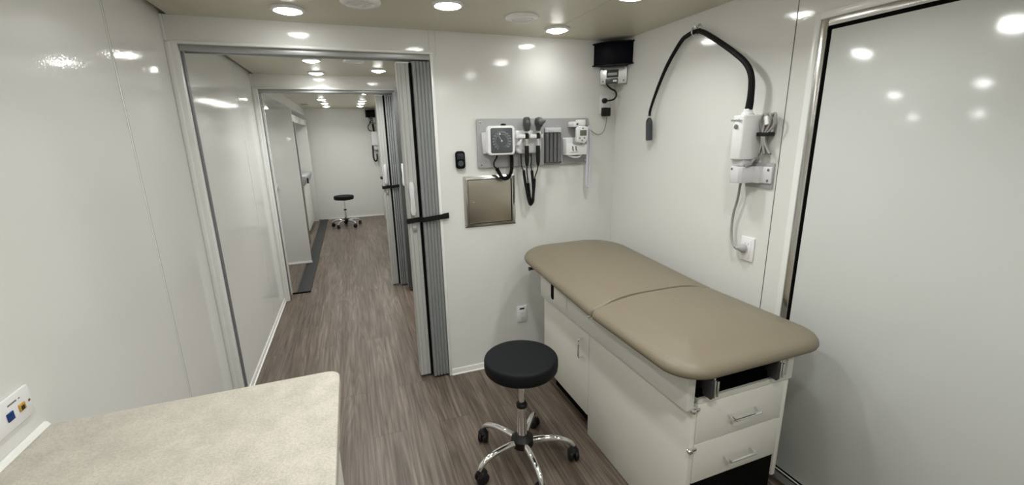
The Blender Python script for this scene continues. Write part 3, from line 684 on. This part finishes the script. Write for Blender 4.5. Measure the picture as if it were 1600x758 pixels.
# mark and button on the front face
FX = Matrix.Translation((2.3445, -1.101, 1.604)) @ Matrix.Rotation(-PI / 2, 4, 'Z') @ Matrix.Rotation(PI / 2, 4, 'X')
MB().text('WelchAllyn', 0.0125, Matrix.Translation((2.3422, -1.099, 1.600)) @ Matrix.Rotation(-PI / 2, 4, 'Z') @ XZ).build('maker_mark', M['label'], body, label='tiny dark lettering')
MB().lathe([(0.010, 0), (0.010, 0.002), (0.006, 0.003), (0, 0.003)], (2.3428, -1.099, 1.574), (-1, 0, 0), 20).build('switch', M['midgrey'], body, label='round grey switch')
MB().box(2.365, 2.425, -1.135, -1.072, 1.405, 1.432, 0.004).build('lower_stem', M['offwhite'], t)
br_ = MB().prism([(2.449, -1.075), (2.362, -1.075), (2.352, -1.086), (2.352, -1.128), (2.362, -1.140), (2.420, -1.148), (2.420, -1.172), (2.437, -1.176), (2.437, -1.222), (2.449, -1.222)], 'z', 1.330, 1.402, 0.003)
bk = br_.build('bracket', M['offwhite'], t)
MB().box(2.4435, 2.4495, -1.226, -1.09, 1.308, 1.418, 0.001).build('wall_plate', M['board'], t, label='grey wall plate')
for sy, sz in ((-1.205, 1.389), (-1.205, 1.343)):
    MB().lathe([(0.006, 0), (0.006, 0.001), (0.003, 0.003), (0, 0.003)], (2.4368, sy, sz), (-1, 0, 0), 12).build('screw', M['midgrey'], bk)
MB().lathe([(0.005, 0), (0.005, 0.001), (0, 0.002)], (2.3518, -1.092, 1.391), (-1, 0, 0), 12).build('screw', M['midgrey'], bk)
gp = [(2.392, -1.110, 1.640), (2.390, -1.116, 1.700), (2.386, -1.112, 1.778), (2.386, -1.078, 1.836), (2.388, -1.003, 1.895), (2.400, -0.885, 1.968), (2.420, -0.775, 2.026), (2.424, -0.719, 2.040), (2.424, -0.665, 2.032), (2.424, -0.619, 2.010), (2.424, -0.531, 1.916), (2.424, -0.462, 1.808), (2.420, -0.412, 1.695), (2.419, -0.405, 1.650)]
MB().tube(gp, 0.012, 14, 8, radii=[0.0165, 0.0140, 0.0128, 0.0125, 0.0122, 0.0120, 0.0115, 0.011, 0.011, 0.0105, 0.0098, 0.0088, 0.0075, 0.0075]).build('gooseneck', M['rubber'], t, label='black flexible gooseneck')
lh = MB().lathe([(0.0, 0), (0.0165, 0.0), (0.0185, 0.006), (0.0185, 0.108), (0.015, 0.118), (0.008, 0.13)], (2.416, -0.417, 1.512), (0.02, 0.10, 1), 24).build('lamp_head', M['lamphead'], t)
bgm = MB().lathe([(0.022, 0), (0.024, 0.03), (0.023, 0.08), (0.021, 0.115), (0.011, 0.138), (0.013, 0.150), (0.020, 0.158)], (2.416, -0.420, 1.500), (0.02, 0.10, 1), 12)
bgm.build('plastic_cover', M['bag'], t, label='clear crinkled plastic cover over the lamp head')
hk = MB().lathe([(0.016, 0), (0.016, 0.004), (0.006, 0.008), (0.006, 0.02)], (W - 0.001, -0.719, 2.062), (-1, 0, 0), 16).tube([(2.432, -0.719, 2.064), (2.428, -0.719, 2.064), (2.420, -0.719, 2.062)], 0.005, 8, 1)
hk.tube([(2.442, -0.719, 2.058), (2.440, -0.719, 2.028), (2.422, -0.719, 2.021), (2.405, -0.719, 2.028), (2.402, -0.719, 2.045), (2.408, -0.719, 2.056)], 0.004, 8, 5)
hk = hk.build('wall_clip', M['chrome'], None, loc=(W, -0.719, 2.04)); tag(hk, 'small chrome clip holding the black gooseneck at its highest point', 'clip', kind='thing')
# cord: plug on outlet, and coiled bundle
MB().tube([(2.418, -1.088, 1.332), (2.420, -1.083, 1.30), (2.424, -1.074, 1.245), (2.428, -1.056, 1.170), (2.428, -1.056, 1.09), (2.422, -1.074, 1.040), (2.414, -1.098, 1.020)], 0.0058, 10, 7).build('power_cord', M['greycord'], t)
MB().lathe([(0.008, 0), (0.010, 0.012), (0.020, 0.026), (0.022, 0.036), (0.018, 0.046)], (2.412, -1.100, 1.020), (0.62, -0.72, 0), 20).build('power_plug', M['board'], t)
cb = MB()
for k in range(5):
    dy = -1.158 - 0.012 * k; dx = 2.428 + (0.010 if k % 2 else 0.0)
    y_mid = -1.176 - 0.004 * (k - 2)
    y_lo = -1.160 - 0.013 * k
    cb.tube([(dx, y_lo, 1.455), (dx, y_mid, 1.50), (dx, y_mid, 1.535), (dx - 0.004, dy - 0.004 * (k - 2), 1.585), (dx - 0.006, dy + 0.002, 1.612), (dx - 0.010, dy - 0.012, 1.624), (dx - 0.014, dy - 0.022, 1.610), (dx - 0.012, dy - 0.018, 1.575), (dx - 0.012, y_mid - 0.004, 1.535), (dx - 0.012, y_mid - 0.006, 1.50), (dx - 0.012, y_lo - 0.006, 1.460)], 0.0050, 8, 5)
cb.tube([(2.424, -1.160, 1.455), (2.41, -1.150, 1.43), (2.392, -1.148, 1.412), (2.372, -1.144, 1.405)], 0.0045, 8, 6)
cb.build('cord_bundle', M['greycord'], t, label='grey cord folded into a bundle')
MB().box(2.408, 2.446, -1.208, -1.148, 1.532, 1.548, 0.003).build('hook_strap', M['black'], t, label='black strap round the cord bundle')
MB().lathe([(0.010, 0), (0.010, 0.035), (0.004, 0.04)], (2.415, -1.192, 1.578), (0.1, 0.3, 1), 12).build('cord_tie', M['white'], t)

# far-room exam light, mostly hidden
t = thing('exam_light', 'distant white exam light below the far corner unit, with black hanging neck', 'examination light', (1.24, 6.645, 1.40))
MB().prism(rr(1.262, 1.555, 0.13, 0.27, 0.012, 4), 'y', 6.54, 6.643, 0.006).build('body', M['white'], t)
MB().tube([(1.250, 6.57, 1.69), (1.246, 6.545, 1.76), (1.238, 6.50, 1.83)], 0.018, 10, 4).build('gooseneck', M['rubber'], t)
MB().box(1.225, 1.30, 6.56, 6.643, 1.34, 1.41, 0.004).build('bracket', M['offwhite'], t)
MB().tube([(1.205, 6.58, 1.43), (1.200, 6.57, 1.30), (1.198, 6.57, 1.20), (1.215, 6.56, 1.13), (1.245, 6.56, 1.12), (1.265, 6.57, 1.16), (1.27, 6.58, 1.26)], 0.014, 10, 6).build('power_cord', M['rubber'], t)
t = thing('door_knob', 'small black round knob on the edge of the far folded door', 'door knob', (1.043, 2.03, 1.164))  # black knob on the lead post of the far folding door
MB().lathe([(0.014, 0), (0.017, 0.008), (0.012, 0.020), (0, 0.022)], (1.043, 2.045, 1.164), (-1, -0.3, 0), 18).build('knob', M['black'], t)

# ------------------------------------------------------------------ exam table
T = thing('exam_table', 'off-white examination table with taupe padded top against the right wall', 'examination table', (2.0, -0.95, 0))
CX0, CX1, CY0, CY1 = 1.785, 2.245, -1.555, -0.315
ca = MB()
ca.box(CX0 + 0.018, CX1, CY0 + 0.022, CY1, 0.115, 0.61)                               # carcass body
ca.box(CX1 - 0.018, CX1 + 0.002, CY0, CY1, 0.185, 0.62, 0.001)                         # right side panel
ca.box(CX0 + 0.02, CX1, CY0, CY0 + 0.022, 0.625, 0.645, 0.001)                         # rail under the stirrup bay
ca.build('carcass', M['cab'], T)
MB().box(CX0 + 0.055, CX1 - 0.02, CY0 + 0.012, CY1 - 0.05, 0.0, 0.12).box(CX0 + 0.03, CX1 - 0.018, CY0 + 0.008, CY0 + 0.03, 0.0, 0.292).build('toe_kick', M['blackmatte'], T, label='black recessed base')
# long apron around the top, wider than the cabinet
ap = MB().box(1.750, 1.783, CY0 - 0.003, -0.333, 0.612, 0.752, 0.002).box(2.226, 2.258, CY0 - 0.003, -0.333, 0.625, 0.752, 0.002)
ap.box(1.783, 2.226, -0.36, -0.333, 0.612, 0.752)
ap.build('apron', M['cab2'], T)
MB().box(1.7465, 1.7505, -0.668, -0.336, 0.637, 0.752, 0.001).build('roll_cover', M['cab'], T, label='flush cover with a slot')
MB().prism(rr(-0.500, 0.700, 0.036, 0.110, 0.017, 5), 'x', 1.7455, 1.7475).build('slot', M['blackmatte'], T, label='black vertical slot')
MB().box(1.775, 2.23, CY0 + 0.35, -0.34, 0.752, 0.768).box(1.80, 2.20, CY0 + 0.02, CY0 + 0.35, 0.745, 0.768).build('deck', M['darkgrey'], T)
# side doors
d1 = MB().box(CX0 - 0.004, CX0 + 0.017, -0.852, CY1 + 0.002, 0.116, 0.606, 0.0015).build('door', M['cab'], T)
MB().tube([(CX0 - 0.004, -0.800, 0.535), (CX0 - 0.030, -0.800, 0.535), (CX0 - 0.034, -0.800, 0.527), (CX0 - 0.034, -0.800, 0.440), (CX0 - 0.030, -0.800, 0.432), (CX0 - 0.004, -0.800, 0.432)], 0.0052, 10, 1).build('handle', M['chrome'], d1)
MB().box(CX0 - 0.004, CX0 + 0.017, CY0, -0.857, 0.004, 0.606, 0.0015).build('side_panel', M['cab'], T)
MB().box(CX0 + 0.012, CX0 + 0.017, -0.858, -0.851, 0.116, 0.606).build('door_gap', M['cabedge'], T)
# foot-end drawers
for z0, z1, hz in ((0.463, 0.622, 0.545), (0.292, 0.459, 0.367)):
    dr = MB().box(CX0 + 0.019, CX1 - 0.020, CY0 - 0.002, CY0 + 0.02, z0, z1, 0.0015).build('drawer', M['cab'], T)
    xa, xb = 1.955, 2.085
    MB().tube([(xa, CY0 - 0.004, hz), (xa, CY0 - 0.028, hz - 0.004), (xa + 0.004, CY0 - 0.032, hz - 0.004), (xb - 0.004, CY0 - 0.032, hz - 0.004), (xb, CY0 - 0.028, hz - 0.004), (xb, CY0 - 0.004, hz)], 0.005, 10, 1).build('handle', M['chrome'], dr)
for z in (0.612, 0.448):
    MB().lathe([(0.009, 0), (0.009, 0.012), (0.006, 0.014), (0, 0.014)], (1.776, CY0 - 0.004, z), (0, -1, 0), 16).box(1.776, 1.806, CY0 - 0.012, CY0 - 0.005, z - 0.006, z + 0.006, 0.002).build('latch', M['chrome'], T)
# stirrup bay
MB().box(1.805, 2.222, CY0 + 0.055, CY0 + 0.062, 0.647, 0.745).box(1.806, 2.222, CY0 + 0.01, CY0 + 0.055, 0.6455, 0.648).build('bay_lining', M['blackmatte'], T, label='black lining behind the stirrups')
MB().box(2.205, 2.224, CY0 + 0.004, CY0 + 0.05, 0.647, 0.74).build('bay_cheek', M['cab2'], T)
for sx in (1.828, 2.140):
    so = MB().box(sx, sx + 0.012, CY0 - 0.028, CY0 + 0.012, 0.655, 0.730, 0.002).box(sx + 0.010, sx + 0.024, CY0 - 0.012, CY0 + 0.03, 0.668, 0.708).build('stirrup', M['gunmetal'], T, label='folded grey metal stirrup')
    MB().box(sx + 0.010, sx + 0.017, CY0 - 0.032, CY0 - 0.022, 0.660, 0.728, 0.001).box(sx + 0.024, sx + 0.034, CY0 - 0.030, CY0 + 0.012, 0.660, 0.720, 0.002).build('hinge', M['steel'], so)
    MB().cyl((sx + 0.014, CY0 - 0.022, 0.725), (sx + 0.014, CY0 - 0.022, 0.745), 0.006, bev=0.002).build('pin', M['chrome'], so)
MB().lathe([(0.009, 0), (0.009, 0.004), (0, 0.006)], (1.98, CY0 + 0.054, 0.692), (0, -1, 0), 16).build('lock', M['chrome'], T)
MB().lathe([(0.008, 0), (0.008, 0.003), (0, 0.004)], (2.008, CY0 + 0.054, 0.694), (0, -1, 0), 16).build('indicator', M['bluelamp'], T, label='dim blue indicator light')
# padded top: two sections
def cushion(x0, x1, y0, y1, rad, ztop, zbot, seam, crown=0.030):
    w, l = x1 - x0, y1 - y0; cx_, cy_ = (x0 + x1) / 2, (y0 + y1) / 2
    h = ztop - zbot
    prof = [(0.050, 0.0), (0.014, 0.0), (0.004, 0.07 * h), (0.0, 0.24 * h), (0.002, 0.44 * h), (0.009, 0.64 * h), (0.021, 0.80 * h), (0.040, 0.92 * h), (0.066, h), (0.10, h + crown * 0.38), (0.145, h + crown * 0.68), (0.20, h + crown * 0.90), (0.265, h + crown)]
    rows = []
    for dd, z in prof:
        sd = min(0.13 * dd, 0.015)                      # the seam side stays steep
        q_ = [max(q - dd, 0.012) for q in rad]
        rows.append([(p[0], p[1], zbot + z) for p in rr(cx_, cy_ + seam * (dd - sd) / 2, w - 2 * dd, l - dd - sd, q_, 10)])
    return MB().rings(rows)
SEAM = -1.052
MB_foot = cushion(1.662, 2.358, -1.632, SEAM + 0.004, [0.030, 0.030, 0.125, 0.125], 0.822, 0.770, 1)
# let the seam edges tuck in
MB_foot.build('foot_cushion', M['vinyl'], T, smooth=80)
hd = cushion(1.662, 2.358, SEAM - 0.004, -0.105, [0.225, 0.225, 0.030, 0.030], 0.822, 0.770, -1)
tilt = Matrix.Translation((0, SEAM, 0.766)) @ Matrix.Rotation(math.radians(3.6), 4, 'X') @ Matrix.Translation((0, -SEAM, -0.766))
hd.xform(tilt).build('head_cushion', M['vinyl'], T, smooth=80)
MB().box(1.72, 2.31, SEAM + 0.03, -0.20, 0.750, 0.766).xform(tilt).build('head_board', M['blackmatte'], T)
MB().lathe([(0.007, 0), (0.007, 0.012), (0, 0.014)], (1.667, SEAM + 0.004, 0.776), (-1, 0, 0), 14).build('pivot_button', M['chrome'], T)
MB().cyl((1.70, -0.285, 0.772), (1.76, -0.285, 0.772), 0.009, bev=0.002).lathe([(0.012, 0), (0.012, 0.008), (0, 0.009)], (1.70, -0.285, 0.772), (-1, 0, 0), 14).build('roll_holder_pin', M['darkgrey'], T)

# ------------------------------------------------------------------ rolling stools
def make_stool(cx, cy, rot, label):
    t = thing('rolling_stool', label, 'stool', (cx, cy, 0))
    z0, z1 = 0.494, 0.564; r = 0.172
    MB().lathe([(0.0, z0), (r - 0.03, z0), (r - 0.010, z0 + 0.004), (r - 0.002, z0 + 0.014), (r, z0 + 0.030), (r - 0.0005, z1 - 0.014), (r - 0.003, z1 - 0.006), (r - 0.008, z1 - 0.001), (r - 0.018, z1 + 0.001), (r - 0.05, z1 + 0.002), (r * 0.4, z1 + 0.003), (0, z1 + 0.003)], (cx, cy, 0), seg=64).build('seat', M['blackvinyl'], t, smooth=60)
    MB().lathe([(0.07, z0 - 0.012), (0.075, z0 - 0.008), (0.075, z0 - 0.0005)], (cx, cy, 0)).build('seat_plate', M['black'], t)
    MB().lathe([(0.0135, 0.30), (0.0135, z0 - 0.012)], (cx, cy, 0), seg=24).build('gas_lift', M['chrome'], t, label='slim chrome lift rod')
    MB().lathe([(0.015, 0.302), (0.026, 0.300), (0.027, 0.315), (0.022, 0.322), (0.015, 0.323)], (cx, cy, 0), seg=28).build('column_collar', M['black'], t)
    MB().lathe([(0.024, 0.14), (0.024, 0.301)], (cx, cy, 0), seg=28).build('column', M['chrome'], t, label='chrome column')
    MB().lathe([(0.030, 0.085), (0.052, 0.090), (0.056, 0.105), (0.054, 0.128), (0.040, 0.140), (0.030, 0.147), (0.024, 0.150)], (cx, cy, 0), seg=32).build('hub', M['black'], t, label='black plastic hub')
    for k in range(5):
        a = rot + k * 2 * PI / 5; c, s_ = math.cos(a), math.sin(a)
        P = lambda rr_, z: (cx + rr_ * c, cy + rr_ * s_, z)
        lg = MB().tube([P(0.045, 0.112), P(0.10, 0.118), P(0.16, 0.118), P(0.205, 0.108), P(0.235, 0.092), P(0.248, 0.072)], 0.013, 14, 6, radii=[0.0165, 0.0160, 0.0150, 0.0140, 0.0130, 0.0125])
        leg = lg.build('leg', M['chrome'], t)
        # twin-wheel caster, trailing sideways
        b = a + 1.2 + k * 0.9; dx, dy = math.cos(b), math.sin(b)
        w0 = Vector((cx + 0.248 * c, cy + 0.248 * s_, 0.0)) + Vector((dx, dy, 0)) * 0.010
        ax = Vector((-dy, dx, 0))
        cs = MB()
        for sg in (-1, 1):
            p = w0 + Vector((0, 0, 0.0302)) + ax * 0.004 * sg
            cs.lathe([(0.025, 0), (0.030, 0.003), (0.030, 0.014), (0.023, 0.021), (0, 0.022)], p, ax * sg, 24)
        ca_ = cs.build('caster', M['black'], t)
        MB().cyl(w0 + Vector((0, 0, 0.030)) - Vector((dx, dy, 0)) * 0.010, w0 + Vector((0, 0, 0.074)) - Vector((dx, dy, 0)) * 0.010, 0.011).lathe([(0.0, 0.0), (0.022, 0.0), (0.026, 0.008), (0.018, 0.020), (0, 0.021)], w0 + Vector((0, 0, 0.049)), (0, 0, 1), 20).build('hood', M['black'], ca_)
    return t
make_stool(1.395, -0.895, math.radians(52), 'black round stool on chrome five-star casters beside the exam table')
make_stool(0.575, 5.74, math.radians(20), 'small distant black round stool in front of the far wall')

# ------------------------------------------------------------------ counter in the near left corner
t = thing('countertop', 'cream speckled countertop with rounded corner in the near left foreground', 'countertop', (0.33, -2.4, 0.875))
MB().prism(rr(0.329, -2.72, 0.655, 2.752, [0.035, 0.004, 0.004, 0.004], 8), 'z', 0.872, 0.910, 0.004, 3).build('slab', M['counter'], t)
MB().prism([(0.0015, 0.9105), (0.0015, 0.921), (0.007, 0.919), (0.012, 0.9105)], 'y', -4.05, -1.347).build('sealant_bead', M['trim'], t, label='white bead along the wall')
t = thing('base_cabinet', 'grey-white base cabinet under the cream countertop, only a sliver showing', 'cabinet', (0.31, -2.4, 0))
MB().box(0.002, 0.610, -4.05, -1.375, 0.10, 0.871).build('body', M['cab2'], t)
MB().box(0.05, 0.55, -4.05, -1.40, 0.0, 0.10).build('toe_kick', M['blackmatte'], t)
for k in range(4):
    y1 = -1.385 - k * 0.66
    dd = MB().box(0.610, 0.630, y1 - 0.65, y1, 0.11, 0.865, 0.002).build('door', M['cab2'], t)
    MB().tube([(0.630, y1 - 0.60, 0.78), (0.655, y1 - 0.60, 0.78), (0.655, y1 - 0.60, 0.68), (0.630, y1 - 0.60, 0.68)], 0.004, 8, 1).build('handle', M['chrome'], dd)

# ------------------------------------------------------------------ far room: white alcove cabinet with basin
t = thing('alcove_cabinet', 'tall white alcove cabinet on the left of the far room', 'cabinet', (-0.30, 4.9, 0.013))
MB().box(-0.86, 0.150, 3.33, 3.375, 0.0135, 1.915, 0.004).build('side_panel', M['wall'], t)
MB().box(-0.86, 0.060, 6.45, 6.52, 0.0135, 1.915, 0.004).build('side_panel', M['wall'], t)
MB().box(0.0, 0.050, 3.376, 6.449, 1.815, 1.915, 0.004).build('header', M['wall'], t)
MB().box(0.028, 0.052, 4.52, 4.56, 0.0135, 1.814, 0.002).box(0.028, 0.053, 4.56, 6.44, 1.806, 1.8145, 0.001).build('face_trim', M['pleat'], t, label='grey edge trim of the alcove')
MB().box(-0.86, 0.158, 3.322, 3.3295, 0.0135, 0.04, 0.002).build('foot_trim', M['trim'], t)
MB().box(-0.18, -0.15, 3.322, 3.3295, 0.041, 1.0).build('edge_strip', M['trim'], t)
t = thing('wash_basin', 'grey wash basin inside the white alcove of the far room', 'basin', (-0.2, 5.7, 0.013))
MB().prism([(-0.60, 0.985), (0.055, 0.985), (0.055, 0.955), (0.035, 0.88), (0.0, 0.82), (-0.60, 0.82)], 'y', 5.15, 6.30, 0.008).build('bowl', M['board'], t)
MB().box(-0.6, 0.0, 5.2, 6.25, 0.0735, 0.82).build('vanity', M['cab2'], t)
MB().box(-0.6, -0.03, 5.22, 6.23, 0.0135, 0.0735).build('toe_kick', M['blackmatte'], t)
MB().box(0.052, 0.075, 5.25, 5.29, 0.86, 0.95, 0.004).build('lever', M['black'], t, label='small black lever on the front')
t = thing('panel_latch', 'small white latch on the front panel of the tall white alcove', 'latch', (-0.12, 3.322, 1.0))
MB().box(-0.135, -0.105, 3.300, 3.3215, 0.985, 1.035, 0.004).build('latch_body', M['white'], t)
struct('trim_slide_post', MB().box(-0.03, 0.045, 2.15, 2.20, 0, 1.985, 0.004), M['trim'])

# ------------------------------------------------------------------ world, camera, colour
w = bpy.data.worlds.new('world'); S.world = w; w.use_nodes = True
w.node_tree.nodes['Background'].inputs[0].default_value = (0.5, 0.52, 0.55, 1); w.node_tree.nodes['Background'].inputs[1].default_value = 0.05
cam = bpy.data.cameras.new('camera'); co = bpy.data.objects.new('camera', cam); COL.objects.link(co)
cam.sensor_fit = 'HORIZONTAL'; cam.sensor_width = 36; cam.lens = 668.588 / 1600 * 36; cam.clip_start = 0.02
Rv, Uv, Fv = Vector((0.93647583, -0.35011205, -0.02084629)), Vector((0.1038813, 0.22010932, 0.96992812)), Vector((0.33499506, 0.91047979, -0.24249715))
mw = Matrix((Rv, Uv, -Fv)).transposed().to_4x4(); mw.translation = Vector((0.74681827, -2.5700609, 1.55681742))
co.matrix_world = mw; S.camera = co
S.view_settings.view_transform = 'Standard'; S.view_settings.look = 'None'
S.view_settings.exposure = 0.24; S.view_settings.gamma = 1.0; S.view_settings.use_curve_mapping = False
S.cycles.max_bounces = 12; S.cycles.diffuse_bounces = 8; S.cycles.glossy_bounces = 6
S.cycles.use_denoising = True; S.cycles.sample_clamp_indirect = 8
